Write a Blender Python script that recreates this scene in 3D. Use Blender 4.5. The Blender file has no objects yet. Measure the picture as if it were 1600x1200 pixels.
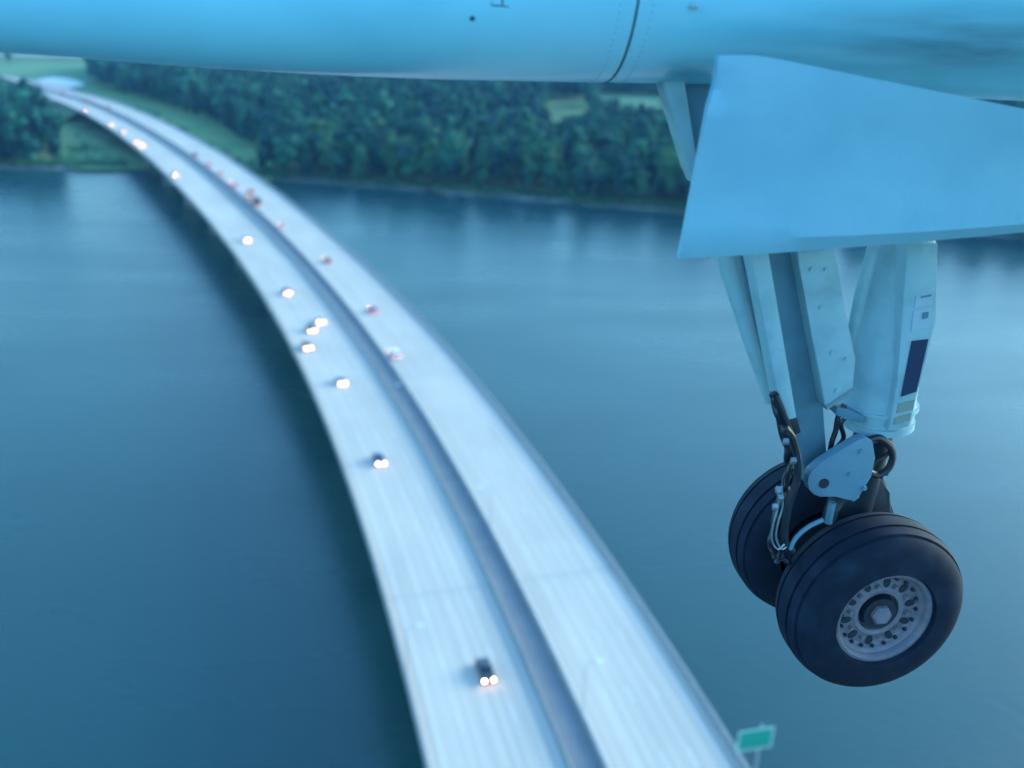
import bpy, bmesh, math, random
import numpy as np
from mathutils import Vector, Matrix
random.seed(7); rng = np.random.default_rng(11)
C = bpy.context.scene.collection
S = bpy.context.scene
pi = math.pi

# ------------------------------------------------------------------ camera
FPX, CAM_H = 1537.0, 100.0
ROLL = math.radians(1.5)
PITCH = math.atan((600 + 30) * math.cos(ROLL) / FPX)
Fw = Vector((0, math.cos(PITCH), -math.sin(PITCH)))
_u = Vector((0, math.sin(PITCH), math.cos(PITCH))); _r = Vector((1, 0, 0))
Rt = _r * math.cos(ROLL) + _u * math.sin(ROLL)
Up = -_r * math.sin(ROLL) + _u * math.cos(ROLL)
EYE = Vector((0, 0, CAM_H))
cd = bpy.data.cameras.new('camera'); cam = bpy.data.objects.new('camera', cd); C.objects.link(cam)
m = Matrix((Rt, Up, -Fw)).transposed().to_4x4(); m.translation = EYE
cam.matrix_world = m
cd.sensor_width = 36; cd.lens = 36 * FPX / 1600
cd.clip_start = 0.05; cd.clip_end = 40000
cd.dof.use_dof = True; cd.dof.focus_distance = 4.5; cd.dof.aperture_fstop = 1.0
S.camera = cam

# ------------------------------------------------------------------ light
SUN_EL, SUN_AZ = math.radians(20), math.radians(66)      # azimuth measured from the view (+Y), positive to the right
S.world = bpy.data.worlds.new('World'); S.world.use_nodes = True
nt = S.world.node_tree; nt.nodes.clear()
sky = nt.nodes.new('ShaderNodeTexSky'); sky.sky_type = 'NISHITA'; sky.sun_disc = False
sky.sun_elevation = SUN_EL; sky.sun_rotation = SUN_AZ
sky.air_density = 1.6; sky.dust_density = 2.0; sky.ozone_density = 3.0
mul = nt.nodes.new('ShaderNodeMix'); mul.data_type = 'RGBA'; mul.blend_type = 'MULTIPLY'
mul.inputs[0].default_value = 1.0; mul.inputs[7].default_value = (0.44, 0.765, 1.0, 1)
bg = nt.nodes.new('ShaderNodeBackground'); bg.inputs[1].default_value = 0.15
wo = nt.nodes.new('ShaderNodeOutputWorld')
nt.links.new(sky.outputs[0], mul.inputs[6]); nt.links.new(mul.outputs[2], bg.inputs[0]); nt.links.new(bg.outputs[0], wo.inputs[0])
sd = bpy.data.lights.new('sun', 'SUN'); sd.energy = 0.5; sd.angle = math.radians(25); sd.color = (1.0, 0.95, 0.86)
so = bpy.data.objects.new('sun', sd); C.objects.link(so)
sdir = Vector((math.sin(SUN_AZ) * math.cos(SUN_EL), math.cos(SUN_AZ) * math.cos(SUN_EL), math.sin(SUN_EL)))
so.rotation_euler = sdir.to_track_quat('Z', 'Y').to_euler(); so.location = (0, 0, 300)
S.view_settings.view_transform = 'Standard'; S.view_settings.look = 'None'
S.view_settings.gamma = 1.0; S.view_settings.use_curve_mapping = False
S.view_settings.exposure = 2.32

# ------------------------------------------------------------------ pixel -> place
def ray(x, y): return (Fw + Rt * ((x - 800) / FPX) + Up * ((600 - y) / FPX))
def ground(x, y, z=0.0):
    d = ray(x, y); return EYE + d * ((z - CAM_H) / d.z)
N = Vector((0.184888, -0.98276, 0)).normalized()      # across the aircraft, towards the cabin
A = Vector((-N.y, N.x, 0))                            # along the aircraft, to the right of the picture
Z = Vector((0, 0, 1))
WC = EYE + ray(1382, 967).normalized() * 4.6          # centre of the near wheel's outer face
def Q(x, y, s):                                       # point of the plane s metres inboard of the near wheel's face
    d = ray(x, y); t = (s - N.dot(EYE - WC)) / N.dot(d); return EYE + d * t

# ------------------------------------------------------------------ helpers
def tag(o, label, cat, group=None, kind=None):
    o['label'] = label; o['category'] = cat
    if group: o['group'] = group
    if kind: o['kind'] = kind
    return o
def empty(name, loc=(0, 0, 0)):
    o = bpy.data.objects.new(name, None); C.objects.link(o); o.location = loc; o.empty_display_size = 0.5; return o
def finish(name, bm, mat, parent=None, smooth=35, origin=None):
    me = bpy.data.meshes.new(name)
    if bm.faces: bmesh.ops.recalc_face_normals(bm, faces=bm.faces[:])
    bm.to_mesh(me); bm.free()
    if smooth:
        me.polygons.foreach_set('use_smooth', [True] * len(me.polygons)); me.set_sharp_from_angle(angle=math.radians(smooth))
    if mat: me.materials.append(mat)
    o = bpy.data.objects.new(name, me); C.objects.link(o)
    if parent:
        o.parent = parent
        me.transform(Matrix.Translation(-Vector(world_loc(parent))))
    return o
def world_loc(o):
    l = Vector(o.location)
    if o.parent: l += world_loc(o.parent)
    return l
def tube(bm, pts, r, seg=12, cap=True):
    pts = [Vector(p) for p in pts]; rings = []
    rs = r if isinstance(r, (list, tuple)) else [r] * len(pts)
    ref = None
    for i, p in enumerate(pts):
        t = (pts[min(i + 1, len(pts) - 1)] - pts[max(i - 1, 0)]).normalized()
        if ref is None:
            ref = t.orthogonal().normalized()
        ref = (ref - t * ref.dot(t)).normalized(); b = t.cross(ref)
        rings.append([bm.verts.new(p + (ref * math.cos(k * 2 * pi / seg) + b * math.sin(k * 2 * pi / seg)) * rs[i]) for k in range(seg)])
    for a, b in zip(rings, rings[1:]):
        for k in range(seg): bm.faces.new((a[k], a[(k + 1) % seg], b[(k + 1) % seg], b[k]))
    if cap: bm.faces.new(rings[0][::-1]); bm.faces.new(rings[-1])
def smooth_path(pts, n=6):
    pts = [Vector(p) for p in pts]; out = []
    for i in range(len(pts) - 1):
        p0, p1, p2, p3 = pts[max(i - 1, 0)], pts[i], pts[i + 1], pts[min(i + 2, len(pts) - 1)]
        for k in range(n):
            t = k / n
            out.append(0.5 * ((2 * p1) + (p2 - p0) * t + (2 * p0 - 5 * p1 + 4 * p2 - p3) * t * t + (3 * p1 - p0 - 3 * p2 + p3) * t ** 3))
    out.append(pts[-1]); return out
def prism(bm, front, back, bev=0.0):
    f = [bm.verts.new(p) for p in front]; b = [bm.verts.new(p) for p in back]; n = len(f)
    faces = [bm.faces.new(f), bm.faces.new(b[::-1])]
    for k in range(n): faces.append(bm.faces.new((f[k], b[k], b[(k + 1) % n], f[(k + 1) % n])))
    if bev:
        es = {e for fc in faces for e in fc.edges}
        bmesh.ops.bevel(bm, geom=list(es), offset=bev, segments=2, affect='EDGES', profile=0.6)
def pxprism(bm, poly, s0, depth, bev=0.006):
    fr = [Q(x, y, s0) for x, y in poly]; prism(bm, fr, [p - N * depth for p in fr], bev)
def lathe(bm, prof, c, ax, e1, e2, seg=48, close=True):
    rings = []
    for r, x in prof:
        rings.append([bm.verts.new(c + ax * x + (e1 * math.cos(k * 2 * pi / seg) + e2 * math.sin(k * 2 * pi / seg)) * r) for k in range(seg)])
    for a, b in zip(rings, rings[1:]):
        for k in range(seg): bm.faces.new((a[k], a[(k + 1) % seg], b[(k + 1) % seg], b[k]))
    if close: bm.faces.new(rings[0][::-1]); bm.faces.new(rings[-1])
def box(bm, cx, cy, cz, sx, sy, sz, bev=0.0, taper=1.0):
    vs = []
    for z in (-1, 1):
        for x, y in ((-1, -1), (1, -1), (1, 1), (-1, 1)):
            k = taper if z > 0 else 1
            vs.append(Vector((cx + x * sx / 2 * k, cy + y * sy / 2 * k, cz + z * sz / 2)))
    prism(bm, vs[:4], vs[4:], bev)

# ------------------------------------------------------------------ materials
def mat(name, col, rough=0.5, metal=0.0, noise=None, spec=0.5, bump=None, emit=None, estr=0):
    mt = bpy.data.materials.new(name); mt.use_nodes = True; t = mt.node_tree; b = t.nodes['Principled BSDF']
    b.inputs['Base Color'].default_value = (*col, 1); b.inputs['Roughness'].default_value = rough; b.inputs['Metallic'].default_value = metal
    b.inputs['Specular IOR Level'].default_value = spec
    if noise:
        col2, scale, lo, hi = noise[:4]
        tc = t.nodes.new('ShaderNodeNewGeometry'); mp = t.nodes.new('ShaderNodeMapping')
        mp.inputs['Scale'].default_value = noise[4] if len(noise) > 4 else (1, 1, 1)
        nz = t.nodes.new('ShaderNodeTexNoise'); nz.inputs['Scale'].default_value = scale; nz.inputs['Detail'].default_value = 5
        rp = t.nodes.new('ShaderNodeValToRGB'); rp.color_ramp.elements[0].position = lo; rp.color_ramp.elements[1].position = hi
        rp.color_ramp.elements[0].color = (*col, 1); rp.color_ramp.elements[1].color = (*col2, 1)
        t.links.new(tc.outputs['Position'], mp.inputs[0]); t.links.new(mp.outputs[0], nz.inputs[0])
        t.links.new(nz.outputs[0], rp.inputs[0]); t.links.new(rp.outputs[0], b.inputs['Base Color'])
    if bump:
        tc = t.nodes.new('ShaderNodeNewGeometry'); nz = t.nodes.new('ShaderNodeTexNoise'); nz.inputs['Scale'].default_value = bump[0]; nz.inputs['Detail'].default_value = 4
        bp = t.nodes.new('ShaderNodeBump'); bp.inputs['Strength'].default_value = bump[1]; bp.inputs['Distance'].default_value = bump[2]
        t.links.new(tc.outputs['Position'], nz.inputs[0]); t.links.new(nz.outputs[0], bp.inputs['Height']); t.links.new(bp.outputs[0], b.inputs['Normal'])
    if emit:
        b.inputs['Emission Color'].default_value = (*emit, 1); b.inputs['Emission Strength'].default_value = estr
    return mt
M = {}
M['paint'] = mat('aircraft_paint', (0.30, 0.78, 0.95), 0.22, noise=((0.25, 0.69, 0.86), 2.5, 0.35, 0.75), bump=(5, 0.10, 0.02))
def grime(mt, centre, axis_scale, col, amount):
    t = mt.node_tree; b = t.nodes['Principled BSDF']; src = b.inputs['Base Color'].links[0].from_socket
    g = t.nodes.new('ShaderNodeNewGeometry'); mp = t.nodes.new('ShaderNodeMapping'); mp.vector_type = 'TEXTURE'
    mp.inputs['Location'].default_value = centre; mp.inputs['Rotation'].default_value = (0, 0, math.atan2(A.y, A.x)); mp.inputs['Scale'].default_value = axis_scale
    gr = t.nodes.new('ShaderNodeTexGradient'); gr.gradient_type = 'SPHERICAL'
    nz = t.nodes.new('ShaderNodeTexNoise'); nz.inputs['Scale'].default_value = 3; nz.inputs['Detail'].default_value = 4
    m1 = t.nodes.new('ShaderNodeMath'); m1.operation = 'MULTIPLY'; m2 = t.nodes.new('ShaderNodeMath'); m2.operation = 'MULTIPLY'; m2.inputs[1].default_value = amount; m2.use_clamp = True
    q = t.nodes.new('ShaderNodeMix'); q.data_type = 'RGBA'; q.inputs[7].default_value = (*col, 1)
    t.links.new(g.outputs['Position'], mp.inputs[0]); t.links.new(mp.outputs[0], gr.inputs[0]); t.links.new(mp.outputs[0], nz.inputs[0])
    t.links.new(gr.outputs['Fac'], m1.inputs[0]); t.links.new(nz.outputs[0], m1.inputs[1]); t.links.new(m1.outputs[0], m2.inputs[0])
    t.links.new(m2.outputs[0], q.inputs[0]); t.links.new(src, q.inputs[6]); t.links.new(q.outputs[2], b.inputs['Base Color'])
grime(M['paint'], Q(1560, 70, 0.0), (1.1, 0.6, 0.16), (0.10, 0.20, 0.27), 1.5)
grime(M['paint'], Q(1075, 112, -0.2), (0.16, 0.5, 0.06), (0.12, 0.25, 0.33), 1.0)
M['door'] = mat('door_paint', (0.21, 0.48, 0.60), 0.5, noise=((0.18, 0.43, 0.55), 3.5, 0.4, 0.75), bump=(5, 0.30, 0.025))
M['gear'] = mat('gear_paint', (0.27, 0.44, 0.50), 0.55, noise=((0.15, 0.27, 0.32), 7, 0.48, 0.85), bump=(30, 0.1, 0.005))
M['gear_grey_and_shade'] = mat('gear_grey_and_shade', (0.10, 0.22, 0.30), 0.5, noise=((0.07, 0.16, 0.22), 8, 0.4, 0.8))  # grey of small fittings; on the strut and brace webs it paints in shade
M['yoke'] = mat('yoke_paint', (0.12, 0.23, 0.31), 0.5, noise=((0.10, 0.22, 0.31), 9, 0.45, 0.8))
M['seam'] = mat('seam', (0.03, 0.08, 0.13), 0.7)
M['rubber'] = mat('tyre_rubber', (0.002, 0.009, 0.024), 0.8, noise=((0.010, 0.022, 0.044), 9, 0.45, 0.75), spec=0.25, bump=(60, 0.15, 0.004))
M['rim'] = mat('rim_metal', (0.20, 0.175, 0.21), 0.65, metal=0.1, noise=((0.11, 0.11, 0.14), 18, 0.4, 0.8))
M['dark'] = mat('dark_metal', (0.012, 0.02, 0.035), 0.5)
M['steel'] = mat('bright_steel', (0.45, 0.5, 0.55), 0.3, metal=0.9)
M['hose'] = mat('black_hose', (0.012, 0.016, 0.025), 0.35)
M['navy'] = mat('navy_placard', (0.004, 0.022, 0.075), 0.5)
M['pale'] = mat('pale_placard', (0.33, 0.46, 0.55), 0.5)
M['tan'] = mat('tan_placard', (0.22, 0.27, 0.24), 0.5)
mt = mat('bridge_concrete', (0.5, 0.45, 0.40), 0.95, spec=0.1); t = mt.node_tree; b = t.nodes['Principled BSDF']
uvn = t.nodes.new('ShaderNodeUVMap'); uvn.uv_map = 'along'
def ramp_noise(sc, scale, lo, hi, c0, c1, det=4):
    mp = t.nodes.new('ShaderNodeMapping'); mp.inputs['Scale'].default_value = sc; nz = t.nodes.new('ShaderNodeTexNoise'); nz.inputs['Scale'].default_value = scale; nz.inputs['Detail'].default_value = det
    rp = t.nodes.new('ShaderNodeValToRGB'); rp.color_ramp.elements[0].position = lo; rp.color_ramp.elements[1].position = hi
    rp.color_ramp.elements[0].color = (*c0, 1); rp.color_ramp.elements[1].color = (*c1, 1)
    t.links.new(uvn.outputs[0], mp.inputs[0]); t.links.new(mp.outputs[0], nz.inputs[0]); t.links.new(nz.outputs[0], rp.inputs[0]); return rp.outputs[0]
def mult(x, y):
    q = t.nodes.new('ShaderNodeMix'); q.data_type = 'RGBA'; q.blend_type = 'MULTIPLY'; q.inputs[0].default_value = 1
    t.links.new(x, q.inputs[6]); t.links.new(y, q.inputs[7]); return q.outputs[2]
streak = ramp_noise((1.6, 0.006, 1), 1.0, 0.32, 0.70, (0.46, 0.40, 0.345), (0.545, 0.47, 0.40), 3)
blotch = ramp_noise((0.10, 0.035, 1), 1.0, 0.30, 0.65, (0.86, 0.87, 0.88), (1, 1, 1))
wv = t.nodes.new('ShaderNodeTexWave'); wv.wave_type = 'BANDS'; wv.bands_direction = 'X'; wv.inputs['Scale'].default_value = 0.314 / 1.725 ; wv.inputs['Distortion'].default_value = 0.6; wv.inputs['Detail Scale'].default_value = 0.2
t.links.new(uvn.outputs[0], wv.inputs[0])
rp = t.nodes.new('ShaderNodeValToRGB'); rp.color_ramp.elements[0].color = (0.93, 0.93, 0.935, 1); rp.color_ramp.elements[1].color = (1, 1, 1, 1); rp.color_ramp.elements[1].position = 0.6
t.links.new(wv.outputs[1], rp.inputs[0])
t.links.new(mult(mult(streak, blotch), rp.outputs[0]), b.inputs['Base Color']); M['concrete'] = mt
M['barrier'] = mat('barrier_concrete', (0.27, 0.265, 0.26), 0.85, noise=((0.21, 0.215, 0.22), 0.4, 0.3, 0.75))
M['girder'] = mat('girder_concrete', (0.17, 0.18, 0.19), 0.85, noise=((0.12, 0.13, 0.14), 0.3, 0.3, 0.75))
M['path'] = mat('path_asphalt', (0.17, 0.17, 0.18), 0.85, noise=((0.21, 0.21, 0.21), 0.3, 0.3, 0.75))
M['joint'] = mat('joint_steel', (0.33, 0.31, 0.29), 0.6)
M['marking'] = mat('marking_paint', (0.54, 0.54, 0.52), 0.7)
M['grass'] = mat('island_grass', (0.055, 0.12, 0.055), 0.95, noise=((0.13, 0.19, 0.085), 0.02, 0.38, 0.62), spec=0.1)
M['sand'] = mat('bank_sand', (0.16, 0.17, 0.17), 0.95, noise=((0.06, 0.085, 0.08), 0.06, 0.40, 0.6), spec=0.1)
M['field'] = mat('field_grass', (0.08, 0.19, 0.10), 0.95, noise=((0.13, 0.22, 0.12), 0.01, 0.4, 0.65), spec=0.1)
M['verge'] = mat('verge_grass', (0.10, 0.22, 0.09), 0.95, noise=((0.17, 0.26, 0.11), 0.03, 0.4, 0.65), spec=0.1)
M['lot'] = mat('pale_paving', (0.62, 0.60, 0.55), 0.9, noise=((0.52, 0.51, 0.48), 0.05, 0.4, 0.65), spec=0.1)
M['beach'] = mat('beach_sand', (0.34, 0.30, 0.26), 0.95, spec=0.1)
M['bark'] = mat('bark', (0.07, 0.06, 0.05), 0.9, noise=((0.04, 0.035, 0.03), 2, 0.4, 0.7))
M['sign'] = mat('sign_green', (0.01, 0.28, 0.20), 0.5)
M['sign_edge'] = mat('sign_border', (0.55, 0.68, 0.62), 0.5)
M['galv'] = mat('galvanised', (0.32, 0.34, 0.36), 0.5, metal=0.4)
M['lamp_glass'] = mat('lamp_glass', (0.6, 0.7, 0.75), 0.3)
M['glass'] = mat('car_glass', (0.01, 0.015, 0.02), 0.1)
M['car_tyre'] = mat('car_tyre', (0.012, 0.012, 0.014), 0.8)
M['headlight'] = mat('headlight', (0.8, 0.8, 0.75), 0.2, emit=(1.0, 0.46, 0.20), estr=22)
M['taillight'] = mat('taillight', (0.5, 0.02, 0.02), 0.3, emit=(1.0, 0.16, 0.20), estr=2.2)
def leaf_mat(name, a, b):
    mt = mat(name, a, 0.75, noise=(b, 0.055, 0.42, 0.62), spec=0.15)
    return mt
M['leaf'] = leaf_mat('leaves', (0.003, 0.040, 0.056), (0.026, 0.150, 0.095))
M['leaf_light'] = leaf_mat('pale_leaves', (0.03, 0.12, 0.07), (0.06, 0.17, 0.08))
# car paint takes each car's own colour
mt = bpy.data.materials.new('car_paint'); mt.use_nodes = True
oi = mt.node_tree.nodes.new('ShaderNodeObjectInfo'); b = mt.node_tree.nodes['Principled BSDF']
mt.node_tree.links.new(oi.outputs['Color'], b.inputs['Base Color']); b.inputs['Roughness'].default_value = 0.3
b.inputs['Coat Weight'].default_value = 0.4; M['car'] = mt
# water
mt = mat('river_water', (0.006, 0.045, 0.050), 0.3, spec=0.55, noise=((0.008, 0.054, 0.060), 0.01, 0.35, 0.65))
t = mt.node_tree; b = t.nodes['Principled BSDF']; b.inputs['IOR'].default_value = 1.36
g = t.nodes.new('ShaderNodeNewGeometry'); mp = t.nodes.new('ShaderNodeMapping'); mp.inputs['Scale'].default_value = (1, 2.2, 1); mp.inputs['Rotation'].default_value = (0, 0, 0.3)
n1 = t.nodes.new('ShaderNodeTexNoise'); n1.inputs['Scale'].default_value = 0.35; n1.inputs['Detail'].default_value = 6; n1.inputs['Roughness'].default_value = 0.6
bp = t.nodes.new('ShaderNodeBump'); bp.inputs['Strength'].default_value = 0.35; bp.inputs['Distance'].default_value = 0.3
t.links.new(g.outputs['Position'], mp.inputs[0]); t.links.new(mp.outputs[0], n1.inputs[0]); t.links.new(n1.outputs[0], bp.inputs['Height']); t.links.new(bp.outputs[0], b.inputs['Normal'])
n2 = t.nodes.new('ShaderNodeTexNoise'); n2.inputs['Scale'].default_value = 0.02; n2.inputs['Detail'].default_value = 5; mp2 = t.nodes.new('ShaderNodeMapping'); mp2.inputs['Scale'].default_value = (0.5, 1.6, 1); mp2.inputs['Rotation'].default_value = (0, 0, -0.25)
mr = t.nodes.new('ShaderNodeMapRange'); mr.inputs['From Min'].default_value = 0.35; mr.inputs['From Max'].default_value = 0.65; mr.inputs['To Min'].default_value = 0.25; mr.inputs['To Max'].default_value = 0.34
t.links.new(g.outputs['Position'], mp2.inputs[0]); t.links.new(mp2.outputs[0], n2.inputs[0]); t.links.new(n2.outputs[0], mr.inputs[0]); t.links.new(mr.outputs[0], b.inputs['Roughness'])
M['water'] = mt

# ------------------------------------------------------------------ setting
def structure(name, bm, mt, smooth=None):
    o = finish(name, bm, mt, None, smooth); o['kind'] = 'structure'; return o
bm = bmesh.new(); vs = [bm.verts.new(v) for v in ((-15000, -6000, 0), (15000, -6000, 0), (15000, 22000, 0), (-15000, 22000, 0))]; bm.faces.new(vs)
structure('river', bm, M['water'])
SHORE = [(-1500, 250), (-500, 258), (0, 264), (100, 266), (215, 268), (300, 272), (430, 283), (520, 290), (700, 304), (900, 321), (1070, 335), (1300, 352), (1600, 375), (2200, 420), (3200, 480)]
FAR = [(3200, 96), (1600, 104), (900, 97), (300, 92), (100, 90), (0, 89), (-500, 84), (-1500, 78)]
shore = smooth_path([ground(x, y) for x, y in SHORE], 10)
shore = [p + Vector((0, rng.normal(0, 1.2), 0)) for p in shore]
far = [ground(x, y) for x, y in FAR]
def strip(a, b, z0, z1, bm):
    va = [bm.verts.new((p.x, p.y, z0)) for p in a]; vb = [bm.verts.new((p.x, p.y, z1)) for p in b]
    for k in range(len(a) - 1): bm.faces.new((va[k], va[k + 1], vb[k + 1], vb[k]))
shore_in = [p + Vector((0, 5 + 2.5 * rng.random(), 0)) for p in shore]
bm = bmesh.new(); strip(shore, shore_in, -0.3, 1.2, bm); structure('riverbank', bm, M['sand'])
bm = bmesh.new()
vs = [bm.verts.new((p.x, p.y, 1.2)) for p in shore_in] + [bm.verts.new((p.x, p.y, 1.2)) for p in far]
bm.faces.new(vs); bmesh.ops.triangulate(bm, faces=bm.faces[:]); structure('island_ground', bm, M['grass'])
bm = bmesh.new()
fb = [p - Vector((0, 45, 0)) for p in far]
strip(far, fb, -0.2, 1.4, bm); structure('sandy_beach', bm, M['beach'])
bm = bmesh.new()   # land on the other side of the far channel
vs = [bm.verts.new((p[0], p[1], 1.0)) for p in ((-9000, 1330), (-900, 1310), (0, 1340), (4000, 1500), (15000, 1700), (15000, 21000), (-15000, 21000), (-15000, 1400))]
bm.faces.new(vs); structure('far_bank_ground', bm, M['grass'])
def patch(name, poly, z, mt, n=4):
    P = smooth_path([ground(x, y, z) for x, y in poly + poly[:1]], n)[:-1]
    bm = bmesh.new(); bm.faces.new([bm.verts.new(p) for p in P]); return structure(name, bm, mt)
patch('meadow', [(-60, 96), (120, 99), (200, 104), (160, 118), (118, 140), (30, 122), (-60, 118)], 1.21, M['field'])
patch('road_verge', [(130, 138), (200, 146), (300, 176), (362, 206), (420, 250), (430, 278), (400, 284), (345, 268), (270, 225), (180, 185), (110, 155)], 1.22, M['verge'])
patch('near_verge', [(95, 195), (150, 215), (225, 255), (215, 264), (110, 262), (92, 235)], 1.22, M['verge'])
patch('clearing', [(868, 158), (905, 160), (912, 180), (890, 192), (872, 182)], 1.22, M['grass'])
patch('far_field', [(930, 148), (1150, 160), (1150, 178), (1000, 170), (935, 160)], 1.22, M['field'])
patch('paved_lot', [(40, 129), (75, 122), (105, 123), (132, 131), (105, 137), (70, 137)], 1.23, M['lot'])

# ------------------------------------------------------------------ bridge
DECK = 14.0
def deck_z(v):      # v = distance along; comes down to the ground at the far end
    return DECK - 9.0 * max(0.0, min(1.0, (v - 520) / 400)) ** 1.2
med = [(1060, 1500), (975, 1340), (900, 1200), (820, 1000), (735, 800), (620, 600), (465, 400), (357, 300), (220, 200), (120, 153), (60, 138), (0, 125), (-90, 110)]
cl = []
for x, y in med:
    p = ground(x, y, DECK)
    for _ in range(5): p = ground(x, y, deck_z(math.hypot(p.x, p.y)))
    cl.append(p)
xs = np.array([p.x for p in cl]); ys = np.array([p.y for p in cl])
co = np.polyfit(ys / 500, xs, 5, w=1 / np.sqrt(60 + ys / 4))
LINE = []
for y in np.concatenate([np.arange(-120, 60, 20.0), np.arange(60, ys.max(), 6.0)]):
    yy = max(y, 40.0)
    x = float(np.polyval(co, yy / 500))
    if y < 40: x += float(np.polyval(np.polyder(co), 40 / 500) / 500) * (y - 40)
    LINE.append(Vector((x, float(y), deck_z(math.hypot(x, y)))))
TAN = [(LINE[min(i + 1, len(LINE) - 1)] - LINE[max(i - 1, 0)]).normalized() for i in range(len(LINE))]
RGT = [Vector((t.y, -t.x, 0)).normalized() for t in TAN]
ARC = [0.0]
for a, b in zip(LINE, LINE[1:]): ARC.append(ARC[-1] + (b - a).length)
def at(s, off=0.0, dz=0.0):
    i = int(np.searchsorted(ARC, s)) ; i = max(1, min(i, len(ARC) - 1)); f = (s - ARC[i - 1]) / (ARC[i] - ARC[i - 1])
    p = LINE[i - 1].lerp(LINE[i], f); r = RGT[i - 1].lerp(RGT[i], f).normalized(); t = TAN[i - 1].lerp(TAN[i], f).normalized()
    return p + r * off + Z * dz, t, r
def nearest(p):
    best = min(range(len(LINE)), key=lambda i: (LINE[i].xy - p.xy).length)
    d = (p.xy - LINE[best].xy)
    return ARC[best] + d.dot(TAN[best].xy), d.dot(RGT[best].xy)
def sweep(bm, sect):           # closed cross section (offset, dz) along the whole line
    rings = [[bm.verts.new(LINE[i] + RGT[i] * o + Z * z) for o, z in sect] for i in range(len(LINE))]
    n = len(sect); uv = bm.loops.layers.uv.new('along')
    for i, (a, b) in enumerate(zip(rings, rings[1:])):
        for k in range(n):
            f = bm.faces.new((a[k], a[(k + 1) % n], b[(k + 1) % n], b[k])); k2 = (k + 1) % n
            for lp, (o, v) in zip(f.loops, ((sect[k][0], ARC[i]), (sect[k2][0], ARC[i]), (sect[k2][0], ARC[i + 1]), (sect[k][0], ARC[i + 1]))): lp[uv].uv = (o, v)
    bm.faces.new(rings[0]); bm.faces.new(rings[-1][::-1])
br = empty('highway_bridge', LINE[0]); tag(br, 'long pale concrete twin highway bridge curving over the river to the wooded bank', 'bridge')
HW, MD = 18.6, 1.75
for sg in (-1, 1):
    bm = bmesh.new(); sweep(bm, [(sg * MD, 0), (sg * HW, 0), (sg * HW, -0.45), (sg * MD, -0.45)]); finish('deck', bm, M['concrete'], br, 30)
    c = sg * (HW + MD) / 2
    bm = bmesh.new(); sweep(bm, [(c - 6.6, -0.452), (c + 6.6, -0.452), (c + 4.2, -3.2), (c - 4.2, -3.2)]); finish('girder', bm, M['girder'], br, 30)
    o = sg * (HW - 0.25)
    bm = bmesh.new(); sweep(bm, [(o - 0.24, 0.003), (o + 0.24, 0.003), (o + 0.14, 0.85), (o - 0.14, 0.85)]); finish('parapet', bm, M['barrier'], br, 30)
    o = sg * (MD + 0.25)
    bm = bmesh.new(); sweep(bm, [(o - 0.30, 0.003), (o + 0.30, 0.003), (o + 0.12, 0.4), (o + 0.09, 0.95), (o - 0.09, 0.95), (o - 0.12, 0.4)]); finish('median_barrier', bm, M['barrier'], br, 30)
bm = bmesh.new(); sweep(bm, [(-MD + 0.02, -0.05), (MD - 0.02, -0.05), (MD - 0.02, -0.4), (-MD + 0.02, -0.4)]); finish('median_path', bm, M['path'], br, 30)
# worn lane lines
bm = bmesh.new()
def line_quad(s0, s1, off, w, z=0.004):
    n = max(1, int((s1 - s0) / 6)); prev = None
    for k in range(n + 1):
        p, t, r = at(s0 + (s1 - s0) * k / n, off, z); q = (bm.verts.new(p - r * w / 2), bm.verts.new(p + r * w / 2))
        if prev: bm.faces.new((prev[0], prev[1], q[1], q[0]))
        prev = q
for sg in (-1, 1):
    for off in (MD + 0.25 + 0.75, HW - 2.2): line_quad(20, ARC[-1] - 2, sg * off, 0.16)
    for k in (1, 2, 3):
        off = MD + 1.0 + k * 3.45; s = 30
        while s < ARC[-1] - 20: line_quad(s, s + 3.2, sg * off, 0.14); s += 12.2
o = finish('lane_markings', bm, M['marking'], br, None); o['kind'] = 'stuff'
for px, py in ((720, 578), (470, 396), (830, 905)):
    s, off = nearest(ground(px, py, DECK))
    for sg in (-1, 1):
        bm = bmesh.new()
        for ds in (-0.28, 0.28):
            a, t, r = at(s + ds, sg * (MD + 0.6), 0.006); b, t, r = at(s + ds, sg * (HW - 0.55), 0.006)
            bm.faces.new([bm.verts.new(v) for v in (a - t * 0.11, b - t * 0.11, b + t * 0.11, a + t * 0.11)])
        finish('expansion_joint', bm, M['joint'], br, None)
s = 60.0
while s < 760:
    for sg in (-1, 1):
        p, t, r = at(s, sg * (HW + MD) / 2)
        if p.z > 8:
            bm = bmesh.new(); e = []
            for k in range(16):
                an = 2 * pi * k / 16; e.append((r * math.cos(an) * 2.3 + t * math.sin(an) * 1.1))
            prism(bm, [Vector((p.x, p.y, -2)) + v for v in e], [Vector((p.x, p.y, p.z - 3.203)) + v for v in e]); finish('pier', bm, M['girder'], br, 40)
    s += 55
# embankment under the far end
bm = bmesh.new()
rings = []
for i in range(len(LINE)):
    if LINE[i].z < 9.0:
        h = LINE[i].z - 0.5 - 1.3
        rings.append([bm.verts.new(LINE[i] + RGT[i] * o + Z * z) for o, z in ((-HW - 1 - h * 1.5, -h - 0.5), (-HW + 0.5, -0.47), (HW - 0.5, -0.47), (HW + 1 + h * 1.5, -h - 0.5))])
for a, b in zip(rings, rings[1:]):
    for k in range(3): bm.faces.new((a[k], a[k + 1], b[k + 1], b[k]))
structure('road_embankment', bm, M['grass'])

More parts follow.
